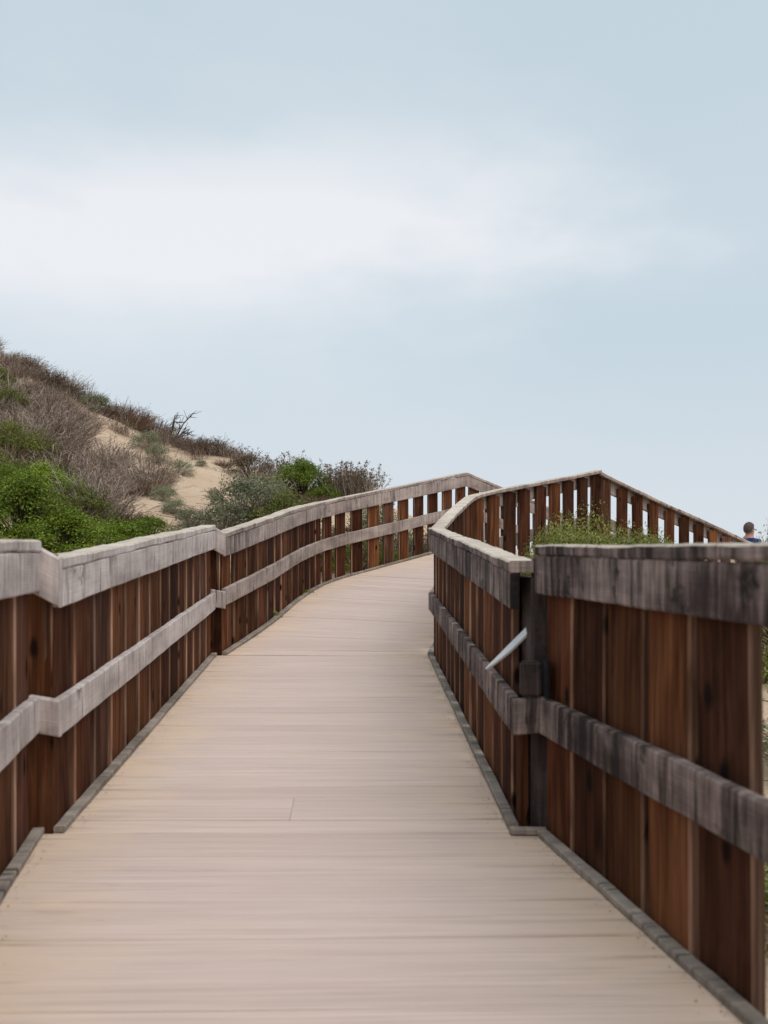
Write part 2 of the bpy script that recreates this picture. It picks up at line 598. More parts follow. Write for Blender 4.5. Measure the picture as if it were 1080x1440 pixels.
# ---------------------------------------------------------------- terrain
RX = np.array([-60, -30, -16, -10.8, -8.1, -5.35, -3.46, -1.6, -0.3, 1.4, 3.0, 6.0, 12.0, 60])
RZ = np.array([16, 12.0, 8.1, 5.38, 3.86, 2.66, 1.95, 1.25, 0.80, 0.25, -0.75, -1.6, -2.2, -3.0])
RD = np.array([60, 40, 30, 26, 25, 24, 22.5, 21, 19.5, 18, 17, 17, 18, 30])


def ground(X, Y):
    X = np.asarray(X, dtype=float)
    Y = np.asarray(Y, dtype=float)
    zr = np.interp(X, RX, RZ)
    dr = np.interp(X, RX, RD)
    base = np.interp(X, [-60, -12, -3, -1, 1.5, 3, 20, 60], [0.8, -0.2, -1.15, -1.45, -1.55, -1.5, -1.6, -2.0])
    d0 = 4.0
    t = np.clip((Y - d0) / (dr - d0), 0, 1)
    prof = t * (1 - 0.12 * np.sin(t * math.pi))
    z = base + (zr - base) * prof
    over = np.maximum(Y - dr, 0)
    z = z - 0.22 * over * (over > 0) + 0.0
    z = np.where(Y > dr, np.maximum(zr - 0.012 * over ** 2 - 0.03 * over, -9.0), z)
    # hollows and hummocks
    z = z + 0.16 * np.sin(X * 0.9 + 1.3) * np.sin(Y * 0.7 + 0.4) * np.clip(t * 2, 0.2, 1)
    z = z + 0.07 * np.sin(X * 2.3 + Y * 1.1) * np.sin(Y * 1.9 - X * 0.7 + 2.0) + 0.025 * np.sin(X * 5.1 - Y * 3.3) * np.sin(Y * 4.7 + X * 2.9)
    far = np.hypot(X, Y)
    z = np.where(far > 120, np.minimum(z, -9.0 + 0 * z) + 0.0, z)
    # keep it below the boards
    best = np.full(X.shape, 1e9)
    dz = np.zeros(X.shape)
    hw = np.ones(X.shape)
    for (p, wa), (q, wb) in zip(walk_pts[:-1], walk_pts[1:]):
        ax, ay, bx, by = p.x, p.y, q.x, q.y
        L2 = (bx - ax) ** 2 + (by - ay) ** 2
        f = np.clip(((X - ax) * (bx - ax) + (Y - ay) * (by - ay)) / L2, 0, 1)
        dd = np.hypot(X - ax - f * (bx - ax), Y - ay - f * (by - ay))
        m = dd < best
        best = np.where(m, dd, best)
        dz = np.where(m, p.z + f * (q.z - p.z) - EYE, dz)
    w = np.clip((best - 1.15) / 2.2, 0, 1)
    w = w * w * (3 - 2 * w)
    low = np.minimum(z, dz - 0.38)
    z = low * (1 - w) + z * w
    return z + EYE


def hit(px, py, d0=4.0):
    """Point of the terrain under a photo pixel."""
    D = np.arange(d0, 60, 0.02)
    X = (px - 540.0) / FPX * D
    Z = EYE + (770.0 - py) / FPX * D
    g = ground(X, D)
    k = np.argmax(Z <= g)
    if Z[k] > g[k]:
        k = int(np.argmin(Z - g))
    return Vector((X[k], D[k], g[k]))


def axis(core0, core1, step, ends):
    a = list(np.arange(core0, core1 + 1e-6, step))
    lo, hi, s = core0, core1, step
    while lo > -ends:
        s *= 1.22
        lo -= s
        a.insert(0, lo)
    s = step
    while hi < ends:
        s *= 1.22
        hi += s
        a.append(hi)
    return np.array(a)


gx = axis(-13, 9, 0.14, 2500)
gy = axis(-3, 30, 0.14, 2500)
GX, GY = np.meshgrid(gx, gy)
GZ = ground(GX, GY)
nx, ny = len(gx), len(gy)
idx = np.arange(nx * ny).reshape(ny, nx)
quads = np.stack([idx[:-1, :-1], idx[:-1, 1:], idx[1:, 1:], idx[1:, :-1]], -1).reshape(-1, 4)
tm = mesh_np('dune_ground', np.stack([GX, GY, GZ], -1).reshape(-1, 3), quads, M['sand'], smooth=True)
obj('dune_ground', tm, kind='structure')

# ---------------------------------------------------------------- deck: every board a part of the boardwalk
deck = bpy.data.objects.new('boardwalk', None)
col.objects.link(deck)
deck['kind'] = 'structure'


def path_at(pts, f):
    """Point at fraction f of a polyline's length."""
    Ls = [(b_ - a).length for a, b_ in zip(pts[:-1], pts[1:])]
    T = f * sum(Ls)
    for a, b_, L in zip(pts[:-1], pts[1:], Ls):
        if T <= L or b_ is pts[-1]:
            return a.lerp(b_, T / L)
        T -= L


def plank_mesh(l0, r0, l1, r1, thick=0.036, u0=0.0, e0=0.0, e1=1.0, wf=0.0):
    """Board between two cross lines of the walk; e0,e1 = its span across the walk 0..1."""
    n = 14
    V, F, UV, ED = [], [], [], []
    c = 0.003
    up = Vector((0, 0, 1))
    for k in range(n + 1):
        f = e0 + (e1 - e0) * k / n
        a, b_ = l0.lerp(r0, f), l1.lerp(r1, f)
        d = (b_ - a).normalized()
        w = (b_ - a).length
        ed = abs(f - 0.5) * 2
        cup = wf * math.sin(f * 9 + u0)
        for p, dz in ((a, -thick), (a, -c), (a + d * c, cup * 0.5), (b_ - d * c, cup * 0.5), (b_, -c), (b_, -thick)):
            V.append(p + up * dz)
            ED.append(ed)
    Lw = (r0 - l0).length
    vv = [0, 0.03, 0.034, 0.034 + (l1 - l0).length, 0.04 + (l1 - l0).length, 0.07 + (l1 - l0).length]
    for k in range(n):
        ua, ub = u0 + Lw * (e0 + (e1 - e0) * k / n), u0 + Lw * (e0 + (e1 - e0) * (k + 1) / n)
        for q in range(5):
            F.append([k * 6 + q, (k + 1) * 6 + q, (k + 1) * 6 + q + 1, k * 6 + q + 1])
            UV += [(ua, vv[q]), (ub, vv[q]), (ub, vv[q + 1]), (ua, vv[q + 1])]
    for b0, flip in ((0, False), (n * 6, True)):
        f = [b0 + q for q in range(6)]
        if flip:
            f.reverse()
        F.append(f)
        UV += [(0.01 * q, 0.02) for q in range(6)]
    return mesh_np('plank', V, F, M['deck'], UV, edge=ED)


def lay(L, Rr, pitch=0.142, mid=False):
    la = sum((b_ - a).length for a, b_ in zip(L[:-1], L[1:]))
    ra = sum((b_ - a).length for a, b_ in zip(Rr[:-1], Rr[1:]))
    n = int(round((la + ra) / 2 / pitch))
    for k in range(n):
        g = rnd.choice([0.002, 0.003, 0.003, 0.004, 0.005, 0.006]) / pitch / n
        f0, f1 = k / n + g / 2, (k + 1) / n - g / 2
        dz = Vector((0, 0, rnd.uniform(-0.0015, 0.0015)))
        q = [path_at(L, f0) + dz, path_at(Rr, f0) + dz, path_at(L, f1) + dz, path_at(Rr, f1) + dz]
        u0 = rnd.uniform(0, 50)
        if mid and k in (1, 2):
            j = 0.497
            obj('plank', plank_mesh(*q, u0=u0, e0=0, e1=j - 0.0004, wf=0.001), deck)
            obj('plank', plank_mesh(*q, u0=u0 + 9, e0=j + 0.0004, e1=1, wf=0.001), deck)
        else:
            obj('plank', plank_mesh(*q, u0=u0, wf=0.001), deck)


def widen(pts, other, by):
    out = []
    for p, q in zip(pts, other):
        d = (p - q)
        d.z = 0
        out.append(p + d.normalized() * by)
    return out


lay(widen([path_at(A_L, f) for f in (0.2, 1)], [path_at(A_R, f) for f in (0.2, 1)], -0.003),
    widen([path_at(A_R, f) for f in (0.2, 1)], [path_at(A_L, f) for f in (0.2, 1)], -0.003))
lay([W(-1.29, 3.601, -1.113), B_L[1]], [W(0.54, 3.664, -1.128), B_R[1]], mid=True)
CL_a, CL_b = C_L[:5], [C_L[4], C_L[5], C_L[6]]
CR_a, CR_b = C_R[:4], [C_R[3], C_R[4], C_R[5]]
lay(CL_a, CR_a)
lay(CL_b, CR_b)


def strip(Ls, Rs, dz, mat, name):
    V, F = [], []
    n = 30
    for k in range(n + 1):
        V += [path_at(Ls, k / n) + Vector((0, 0, dz)), path_at(Rs, k / n) + Vector((0, 0, dz))]
    for k in range(n):
        F.append([2 * k, 2 * k + 1, 2 * k + 3, 2 * k + 2])
    obj(name, mesh_np(name, V, F, mat), deck)


for Ls, Rs in ((A_L, A_R), (B_L, B_R), (CL_a, CR_a), (CL_b, CR_b)):
    strip(Ls, Rs, -0.009, M['sand_fill'], 'joint_sand')
# stringers that carry the boards
for pts, s in ((A_L, 1), (B_L, 1), (C_L, 1), (A_R, -1), (B_R, -1), (C_R, -1)):
    obj('stringer', sweep(pts, s, 0.06, 0.11, -0.30, -0.042, M['post'], seed=rnd.random() * 9, step=0.3), deck)
# stair flight beyond the crest
n_st = 10
for k in range(n_st):
    t0, t1 = 3.9 * k / n_st, 3.9 * (k + 1) / n_st
    zz = Vector((0, 0, -e_drop(t1)))
    tilt = Vector((0, 0, (C_L[-1].z - C_R[-1].z) * (k + 1) / n_st))
    q = [C_L[-1] + E_DIR * t0 + zz, C_R[-1] + E_DIR * t0 + zz + tilt, C_L[-1] + E_DIR * t1 + zz, C_R[-1] + E_DIR * t1 + zz + tilt]
    mdl, mdr = q[0].lerp(q[2], 0.495), q[1].lerp(q[3], 0.495)
    mdl2, mdr2 = q[0].lerp(q[2], 0.505), q[1].lerp(q[3], 0.505)
    obj('stair_tread', plank_mesh(q[0], q[1], mdl, mdr, u0=k), deck)
    obj('stair_tread', plank_mesh(mdl2, mdr2, q[2], q[3], u0=k + 3), deck)
land_l, land_r = E_L[-1].copy(), E_R[-1].copy()
LD = E_DIR
land_l.z = land_r.z = land_l.z + 0.03
for k in range(13):
    a, b_ = land_l + LD * 0.145 * k, land_r + LD * 0.145 * k
    obj('plank', plank_mesh(a + LD * 0.004, b_ + LD * 0.004, a + LD * 0.142, b_ + LD * 0.142, u0=k * 2.2), deck)

# ---------------------------------------------------------------- railings
PW, PT = 0.178, 0.038


def picket_mesh(slope, var):
    """Unit picket: x along the fence, y outward, z 0..1; top cut to the rail's slope (metres per metre over PW)."""
    r = random.Random(var * 31 + 5)
    c = 0.007
    prof = [(-PW / 2 + c, 0), (PW / 2 - c, 0), (PW / 2, c), (PW / 2, PT - c), (PW / 2 - c, PT), (-PW / 2 + c, PT), (-PW / 2, PT - c), (-PW / 2, c)]
    V, F, UV, MI = [], [], [], []
    ns = 6
    bow = r.uniform(-0.004, 0.004)
    for k in range(ns + 1):
        f = k / ns
        for (x, y) in prof:
            V.append((x + 0.0015 * math.sin(f * 5 + var), y + bow * math.sin(f * math.pi), f + (slope * x if k == ns else 0)))
    per = [0, 0.168, 0.175, 0.203, 0.21, 0.378, 0.385, 0.413, 0.42]
    for k in range(ns):
        for q in range(8):
            q2 = (q + 1) % 8
            F.append([k * 8 + q, k * 8 + q2, (k + 1) * 8 + q2, (k + 1) * 8 + q])
            u0, u1 = 1.3 * k / ns, 1.3 * (k + 1) / ns
            UV += [(u0, per[q]), (u0, per[q + 1]), (u1, per[q + 1]), (u1, per[q])]
            MI.append(1 if q in (1, 7) else (2 if q in (2, 6) else 0))
    for b0, fl in ((0, True), (ns * 8, False)):
        f = [b0 + q for q in range(8)]
        if fl:
            f.reverse()
        F.append(f)
        UV += [(0.2, 0.02 * q) for q in range(8)]
        MI.append(1)
    return mesh_np('picket', V, F, [M['picket'], M['picket_side'], M['picket_edge']], UV, midx=MI)


_pc = {}


def pickets(root, pts, side, H, spacing=0.278, start=0.1, stop=0.06, below=0.24, pw=0.178, skip=None):
    Ls = [(b_ - a).xy.length for a, b_ in zip(pts[:-1], pts[1:])]
    T = sum(Ls)
    cnt = max(1, int(round((T - start - stop) / spacing)))
    for k in range(cnt + 1):
        q = s = start + (T - start - stop) * k / cnt + (rnd.uniform(-0.008, 0.008) if 0 < k < cnt else 0)
        if skip and k in skip:
            continue
        for a, b_, L in zip(pts[:-1], pts[1:], Ls):
            if q <= L:
                break
            q -= L
        f = q / L
        p = a.lerp(b_, f)
        d = (b_ - a).xy.normalized()
        slope = round(((b_ - a).z / L) * (1 if side < 0 else -1) * pw / PW, 2)
        out = Vector((-d.y, d.x)) * side
        # local x = -d (side>0) or d so that local y points outward
        xa = Vector((out.y, -out.x))
        h = H - 0.046 - 0.002 - abs(slope) * 0.0 + below
        hs = round(h, 2)
        var = rnd.randrange(4)
        key = (slope, hs, var)
        if key not in _pc:
            _pc[key] = picket_mesh(slope / h, var)
        o = obj('picket', _pc[key], root)
        j = rnd.uniform(0.001, 0.006)
        rx = Matrix(((xa.x, out.x, 0), (xa.y, out.y, 0), (0, 0, 1))).to_4x4()
        rx = rx @ Matrix.Rotation(rnd.gauss(0, 0.008), 4, 'Y') @ Matrix.Rotation(rnd.gauss(0, 0.012), 4, 'Z')
        o.matrix_local = Matrix.Translation(p + Vector((out.x, out.y, 0)) * j + Vector((0, 0, -below))) @ rx @ Matrix.Diagonal((pw / PW * rnd.uniform(0.96, 1.03), 1, h, 1))


def cut(pts, a, b_):
    """Sub-polyline between lengths a and b_ (negative b_ counts from the end)."""
    Ls = [(q - p).length for p, q in zip(pts[:-1], pts[1:])]
    T = sum(Ls)
    if b_ <= 0:
        b_ = T + b_
    out = [path_at(pts, a / T)]
    s = 0
    for p, L in zip(pts[1:-1], Ls):
        s += L
        if a + 1e-4 < s < b_ - 1e-4:
            out.append(p)
    out.append(path_at(pts, b_ / T))
    return out


def up(pts, H):
    return [p + Vector((0, 0, H)) for p in pts]


def railing(label, pts, side, H, mats, lowtop=0.545, start=0.1, spacing=0.278, joints=(), trim=(0, 0), kerb=True, cap_trim=None, dark_end=False,
            pstop=0.06, lo_trim=None, ktrim=(0, 0), pw=0.178, skip=None):
    root = thing('railing', label, 'railing', (0, 0, 0), 'timber railing sections along the boardwalk')
    rail, cap = mats
    seed = rnd.random() * 20
    T = sum((b_ - a).length for a, b_ in zip(pts[:-1], pts[1:]))
    br = [trim[0]] + list(joints) + [T - trim[1]]
    for k, (a, b_) in enumerate(zip(br[:-1], br[1:])):
        g = 0.002 if k else 0
        obj('top_board', sweep(up(cut(pts, a + g, b_), H), side, 0.001, 0.039, -0.192, -0.044, [rail, M['end']], seed + k, uoff=seed + a, jit=0.0035,
                               dark_end=dark_end), root)
    ct = cap_trim or trim
    cj = [ct[0]] + [j + 0.45 for j in joints if j + 0.6 < T] + [T - ct[1]]
    for k, (a, b_) in enumerate(zip(cj[:-1], cj[1:])):
        g = 0.002 if k else 0
        obj('cap_board', sweep(up(cut(pts, a + g, b_), H), side, -0.075, 0.041, -0.0425, 0.0, [rail, M['end'], cap], seed + 4 + k, uoff=seed * 2 + a, jit=0.006,
                               cham=0.007, top=2), root)
    lt = lo_trim or trim
    lr = [lt[0]] + [j - 0.3 for j in joints] + [T - lt[1]]
    for k, (a, b_) in enumerate(zip(lr[:-1], lr[1:])):
        g = 0.002 if k else 0
        obj('lower_rail', sweep(up(cut(pts, a + g, b_), lowtop), side, 0.001, 0.039, -0.142, 0.0, [rail, M['end']], seed + 8 + k, uoff=seed * 3 + a, jit=0.004,
                                dark_end=False), root)
    if kerb:
        obj('kerb_strip', sweep(cut(pts, 0.002 + ktrim[0], -0.002 - ktrim[1]), side, 0.002, 0.047, 0.003, 0.027, [M['kerb'], M['end']], seed + 13, jit=0.004, cham=0.004), root)
    if pw:
        pickets(root, pts, side, H, spacing, start, pstop, pw=pw, skip=skip)
    return root


lt = (M['rail'], M['cap'])
rt = (M['rail_stained_shaded'], M['cap'])
md = (M['rail_mid'], M['cap'])
r_al = railing('nearest silvered timber railing at the left edge, before the first step inward', A_L, 1, H_A, lt, trim=(0, 0.042), cap_trim=(0, 0.05),
               start=0.15, pstop=0.17, pw=0.222)
r_bl = railing('long silvered timber railing on the left between the two steps inward', B_L, 1, H_B, lt, trim=(0.0, 0.042), cap_trim=(0.0, 0.05), start=0.125,
               pstop=0.14, pw=0.215, lowtop=0.52)


def smooth_poly(P, keep_last=True):
    out = []
    n = len(P)
    for i in range(n - 1):
        p0, p1, p2, p3 = P[max(i - 1, 0)], P[i], P[i + 1], P[min(i + 2, n - 1)]
        for k in range(4):
            t = k / 4
            out.append(0.5 * ((2 * p1) + (p2 - p0) * t + (2 * p0 - 5 * p1 + 4 * p2 - p3) * t * t + (3 * p1 - p0 - 3 * p2 + p3) * t ** 3))
    out.append(P[-1].copy())
    return out


C_Ls = smooth_poly(C_L[:6]) + [C_L[6].copy()]
C_Rs = smooth_poly(C_R[:5]) + [C_R[5].copy()]
r_cl = railing('far left timber railing that bends right and climbs to the crest', C_Ls, 1, H_C, md, trim=(0.0, 0.0), pw=0, joints=(3.55,))
pickets(r_cl, cut(C_Ls, 0, 3.55), 1, H_C, 0.275, 0.10, 0.10, pw=0.215)
pickets(r_cl, cut(C_Ls, 3.55, 0), 1, H_C, 0.275, 0.19, 0.10, pw=0.178)
r_el = railing('timber railing dropping away on the far side of the crest', E_L, 1, H_C, md, start=0.14, kerb=False)
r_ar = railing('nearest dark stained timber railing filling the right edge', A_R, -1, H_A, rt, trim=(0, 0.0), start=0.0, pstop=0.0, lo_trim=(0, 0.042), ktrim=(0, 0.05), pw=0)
TA = (A_R[1] - A_R[0]).length
pickets(r_ar, cut(A_R, TA - 1.45, 0), -1, H_A, 0.297, 0.135, 0.138, pw=0.272)
pickets(r_ar, cut(A_R, 0.2, TA - 1.55), -1, H_A, 0.297, 0.13, 0.13, pw=0.25)
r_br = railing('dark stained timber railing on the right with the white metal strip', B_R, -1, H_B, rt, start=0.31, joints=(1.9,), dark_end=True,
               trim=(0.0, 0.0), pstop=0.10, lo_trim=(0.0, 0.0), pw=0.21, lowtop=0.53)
r_cr = railing('timber railing on the right bending towards the crest, seen from outside behind the bush', C_Rs, -1, 1.06, md, lowtop=0.53, start=0.22, spacing=0.262)
r_er = railing('timber railing descending from the crest to the right edge, sky between its pickets', E_R, -1, 1.04, md, start=0.11, spacing=0.262, kerb=False, pw=0.16)


def returns(root, a_end, b_start, ha, hb, side, rail, cap, top=True, low=0.545, lowb=0.52):
    """Short boards that close the step between two railing sections; they face the walker."""
    d = (b_start - a_end)
    d.z = 0
    dn = d.normalized()
    a = a_end + dn * 0.001
    b_ = b_start + dn * 0.0375
    # both at the same depth
    yy = min(a_end.y, b_start.y) - 0.003
    a.y = b_.y = yy
    if top:
        pa, pb = a.copy(), b_.copy()
        pa.z, pb.z = a_end.z + ha, b_start.z + hb
        obj('return_board', sweep([pa, pb], side, 0.0, 0.037, -0.191, -0.002, [rail, M['end']], rnd.random() * 9, step=0.03, jit=0.002), root)
    pa, pb = a.copy(), b_.copy()
    pa.z, pb.z = a_end.z + low, b_start.z + lowb
    obj('return_board', sweep([pa, pb], side, 0.0, 0.037, -0.141, -0.001, [rail, M['end']], rnd.random() * 9, step=0.03, jit=0.002), root)


returns(r_al, A_L[1], B_L[0], H_A, H_B, 1, M['rail'], M['cap'])
returns(r_bl, B_L[1], C_L[0], H_B, H_C, 1, M['rail'], M['cap'])
returns(r_ar, A_R[1], B_R[0], H_A, H_B, -1, M['rail_stained_shaded'], M['cap'], top=False, low=0.545, lowb=0.53)
# posts that stand behind the steps
for root, x, y, z, h, w, mt in ((r_al, -1.352, 3.60, A_L[1].z, H_A, 0.118, 'picket'), (r_bl, -1.392, 7.585, B_L[1].z, H_B, 0.11, 'picket'), (r_ar, 0.640, 3.668, A_R[1].z, H_A, 0.085, 'post')):
    obj('post', box_mesh('post', x, y + 0.045, z + (h - 0.05 - 0.26) / 2, w, 0.08, h - 0.05 + 0.26, M[mt], 0.006, swap=(mt == 'post')), root)
obj('kerb_return', sweep([W(0.636, 3.655, -1.128), W(0.494, 3.655, -1.126)], -1, 0.0, 0.043, 0.003, 0.0265, [M['kerb'], M['end']], 4.0, step=0.03, cham=0.004), r_ar)
# block and black iron bracket on the right-hand step
obj('post_block', box_mesh('post_block', 0.575, 3.632, EYE - 0.515, 0.083, 0.036, 0.135, M['post'], 0.008, 3, swap=True), r_ar)
obj('bracket', box_mesh('bracket', 0.628, 3.575, EYE - 0.505, 0.014, 0.095, 0.145, M['black_metal'], 0.005, 2), r_ar)
obj('recess_shade_board', sweep([W(0.541, 3.70, -1.36), W(0.521, 4.32, -1.36)], -1, -0.082, -0.048, 0.0, 1.24, M['post'], seed=3.0, step=0.3), r_br)  # added dark board, fills the gap behind the strip with shade
obj('short_picket', box_mesh('short_picket', 0.562, 3.755, EYE - 0.97, 0.036, 0.10, 0.56, M['picket'], 0.005), r_br)
# white strip pushed through the gap of the right-hand railing
p1 = W(0.437, 3.95, -0.520)
p2 = W(0.617, 3.78, -0.310)
ax = (p2 - p1).normalized()
nrm = Vector((-0.35, -0.62, 0.70))
nrm = (nrm - ax * nrm.dot(ax)).normalized()
sidev = nrm.cross(ax).normalized()
if sidev.z < 0:
    sidev = -sidev
thk = ax.cross(sidev).normalized()
V, F = [], []
prof = []
for f in np.linspace(0, 1, 9):
    w = 0.007 + 0.030 * min(1, f / 0.5) ** 0.8
    c = p1.lerp(p2, f) + Vector((0, 0, -0.006 * math.sin(f * math.pi)))
    for a, b_ in ((-0.5, -1), (0.5, -1), (0.5, 1), (-0.5, 1)):
        V.append(c + sidev * w * a + thk * 0.007 * b_)
for k in range(8):
    for q in range(4):
        F.append([k * 4 + q, k * 4 + (q + 1) % 4, (k + 1) * 4 + (q + 1) % 4, (k + 1) * 4 + q])
F += [[3, 2, 1, 0], [32, 33, 34, 35]]
ws = obj('metal_strip', mesh_np('metal_strip', V, F, M['white_metal']))
bv = ws.modifiers.new('bevel', 'BEVEL')
bv.width = 0.003
bv.segments = 3
ws['label'] = 'thin white metal strip slanting out over the lower rail on the right'
ws['category'] = 'metal strip'

# ---------------------------------------------------------------- plants
def tubes(P, Rr):
    """P (N,S,3) polylines, Rr (N,S) radii -> three-sided tubes."""
    N, S, _ = P.shape
    T = np.zeros_like(P)
    T[:, 1:-1] = P[:, 2:] - P[:, :-2]
    T[:, 0] = P[:, 1] - P[:, 0]
    T[:, -1] = P[:, -1] - P[:, -2]
    T /= np.linalg.norm(T, axis=2, keepdims=True) + 1e-9
    ref = np.where(np.abs(T[..., 2:3]) > 0.9, np.array([1.0, 0, 0]), np.array([0, 0, 1.0]))
    A = np.cross(T, ref)
    A /= np.linalg.norm(A, axis=2, keepdims=True) + 1e-9
    B = np.cross(T, A)
    ring = []
    for k in range(3):
        an = 2 * math.pi * k / 3
        ring.append(P + Rr[..., None] * (A * math.cos(an) + B * math.sin(an)))
    V = np.stack(ring, 2).reshape(-1, 3)
    base = (np.arange(N)[:, None] * S + np.arange(S - 1)[None]) * 3
    Fs = []
    for k in range(3):
        k2 = (k + 1) % 3
        Fs.append(np.stack([base + k, base + k2, base + 3 + k2, base + 3 + k], -1).reshape(-1, 4))
    return V, np.concatenate(Fs)


def unit(rg, n):
    v = rg.normal(size=(n, 3))
    return v / np.linalg.norm(v, axis=1, keepdims=True)


def leaves(rg, C, N, size, aspect=0.5, jitter=0.8):
    """Diamond leaves at C with rough facing N."""
    n = len(C)
    nn = N + unit(rg, n) * jitter
    nn /= np.linalg.norm(nn, axis=1, keepdims=True) + 1e-9
    a = np.cross(nn, unit(rg, n))
    a /= np.linalg.norm(a, axis=1, keepdims=True) + 1e-9
    b_ = np.cross(nn, a)
    s = (size * rg.uniform(0.6, 1.4, n))[:, None]
    V = np.stack([C - a * s * 0.5, C + b_ * s * aspect * 0.5 + nn * s * 0.08, C + a * s * 0.5, C - b_ * s * aspect * 0.5 + nn * s * 0.08], 1).reshape(-1, 3)
    F = np.arange(n * 4).reshape(-1, 4)
    return V, F


def shrub_leafy(seed, n=5200, w=1.0, h=0.8, lobes=16, leaf=0.038, aspect=0.55, open_=0.0, sprig=1.0):
    """Unit-size leafy shrub: (foliage V,F), (stem V,F)."""
    rg = np.random.default_rng(seed)
    th = rg.uniform(0, 2 * math.pi, lobes)
    rr = np.sqrt(rg.uniform(0, 1, lobes)) * 0.5 * w * 0.78
    cz = (0.30 + 0.55 * (1 - (rr / (0.5 * w)) ** 1.5)) * h * rg.uniform(0.7, 1.06, lobes)
    c = np.stack([rr * np.cos(th), rr * np.sin(th), cz], 1)
    low = lobes // 3
    cz[:low] = rg.uniform(0.05, 0.22, low) * h
    c[:low, 2] = cz[:low]
    sc_ = (0.42 * w / (rr[:low] + 1e-6))[:, None]
    c[:low, :2] *= np.minimum(sc_, 3.0)
    rad = rg.uniform(0.11, 0.22, lobes) * min(w, h + 0.15)
    k = rg.integers(0, lobes, n)
    u = unit(rg, n)
    u[:, 2] = np.where(u[:, 2] < -0.35, -u[:, 2], u[:, 2])
    r_ = rad[k] * (rg.uniform(0.55, 1.0, n) ** 0.6) * (1 + 0.25 * np.sin(u[:, 0] * 9 + k) * np.sin(u[:, 1] * 8) * (1 + open_))
    C = c[k] + u * r_[:, None] * np.array([1.1, 1.1, 0.95])
    # sprigs that stick out of the outline
    ns = n // 7
    ks = rg.integers(0, lobes, ns)
    us = unit(rg, ns)
    us[:, 2] = np.abs(us[:, 2]) * 0.9 + 0.25
    C2 = c[ks] + us * (rad[ks] * rg.uniform(0.9, 1.08 + open_ * sprig, ns))[:, None]
    C = np.concatenate([C, C2])
    u = np.concatenate([u, us])
    keep = C[:, 2] > 0.0
    C, u = C[keep], u[keep]
    LV = leaves(rg, C, u, leaf, aspect)
    # stems
    m = lobes * 3
    kk = np.tile(np.arange(lobes), 3)
    t = np.linspace(0, 1, 5)[None, :, None]
    b0 = rg.normal(size=(m, 1, 3)) * np.array([0.05, 0.05, 0.0])
    e0 = c[kk][:, None] + unit(rg, m)[:, None] * (rad[kk] * 0.75)[:, None, None]
    P = b0 * (1 - t) + e0 * t + np.array([0, 0, 1.0]) * (np.sin(t * math.pi) * 0.06)
    Rr = np.linspace(0.012, 0.003, 5)[None].repeat(m, 0)
    SV = tubes(P, Rr)
    return LV, SV


def shrub_dry(seed, n=260, side=5, w=1.0, h=0.9, spread=0.75, rad=0.0055, leafn=600):
    """Bare twiggy shrub: fans of thin stems with side twigs and few dead leaves."""
    rg = np.random.default_rng(seed)
    az = rg.uniform(0, 2 * math.pi, n)
    sp = np.sqrt(rg.uniform(0, 1, n)) * spread
    ln = rg.uniform(0.55, 1.0, n) * h * (1.0 - 0.25 * sp)
    b0 = np.stack([np.cos(az) * sp * 0.22 * w, np.sin(az) * sp * 0.22 * w, np.zeros(n)], 1) + rg.normal(size=(n, 3)) * [0.05, 0.05, 0.0]
    dirv = np.stack([np.cos(az) * np.sin(sp * 1.25), np.sin(az) * np.sin(sp * 1.25), np.cos(sp * 1.1)], 1)
    S = 5
    t = np.linspace(0, 1, S)
    P = b0[:, None] + dirv[:, None] * (ln[:, None] * t[None])[..., None]
    P = P + np.cumsum(rg.normal(size=(n, S, 3)) * 0.018, axis=1) * (t[None, :, None] > 0)
    Rr = (rad * (1.25 - 0.85 * t))[None].repeat(n, 0) * rg.uniform(0.7, 1.3, (n, 1))
    V1, F1 = tubes(P, Rr)
    m = n * side
    kk = np.repeat(np.arange(n), side)
    f = rg.uniform(0.25, 0.98, m)
    i0 = np.minimum((f * (S - 1)).astype(int), S - 2)
    fr = (f * (S - 1) - i0)[:, None]
    st = P[kk, i0] * (1 - fr) + P[kk, i0 + 1] * fr
    dv = dirv[kk] * 0.8 + unit(rg, m) * 0.75
    dv[:, 2] = np.abs(dv[:, 2]) * 0.8 + 0.1
    l2 = rg.uniform(0.08, 0.28, m) * h
    t2 = np.linspace(0, 1, 3)
    P2 = st[:, None] + dv[:, None] * (l2[:, None] * t2[None])[..., None] + rg.normal(size=(m, 3, 3)) * 0.012 * (t2[None, :, None] > 0)
    R2 = (rad * 0.75 * (1.1 - 0.7 * t2))[None].repeat(m, 0)
    V2, F2 = tubes(P2, R2)
    tw = (np.concatenate([V1, V2]), np.concatenate([F1, F2 + len(V1)]))
    kk = rg.integers(0, m, leafn)
    C = P2[kk, 2] + rg.normal(size=(leafn, 3)) * 0.01
    lf = leaves(rg, C, unit(rg, leafn), 0.028, 0.5)
    return lf, tw


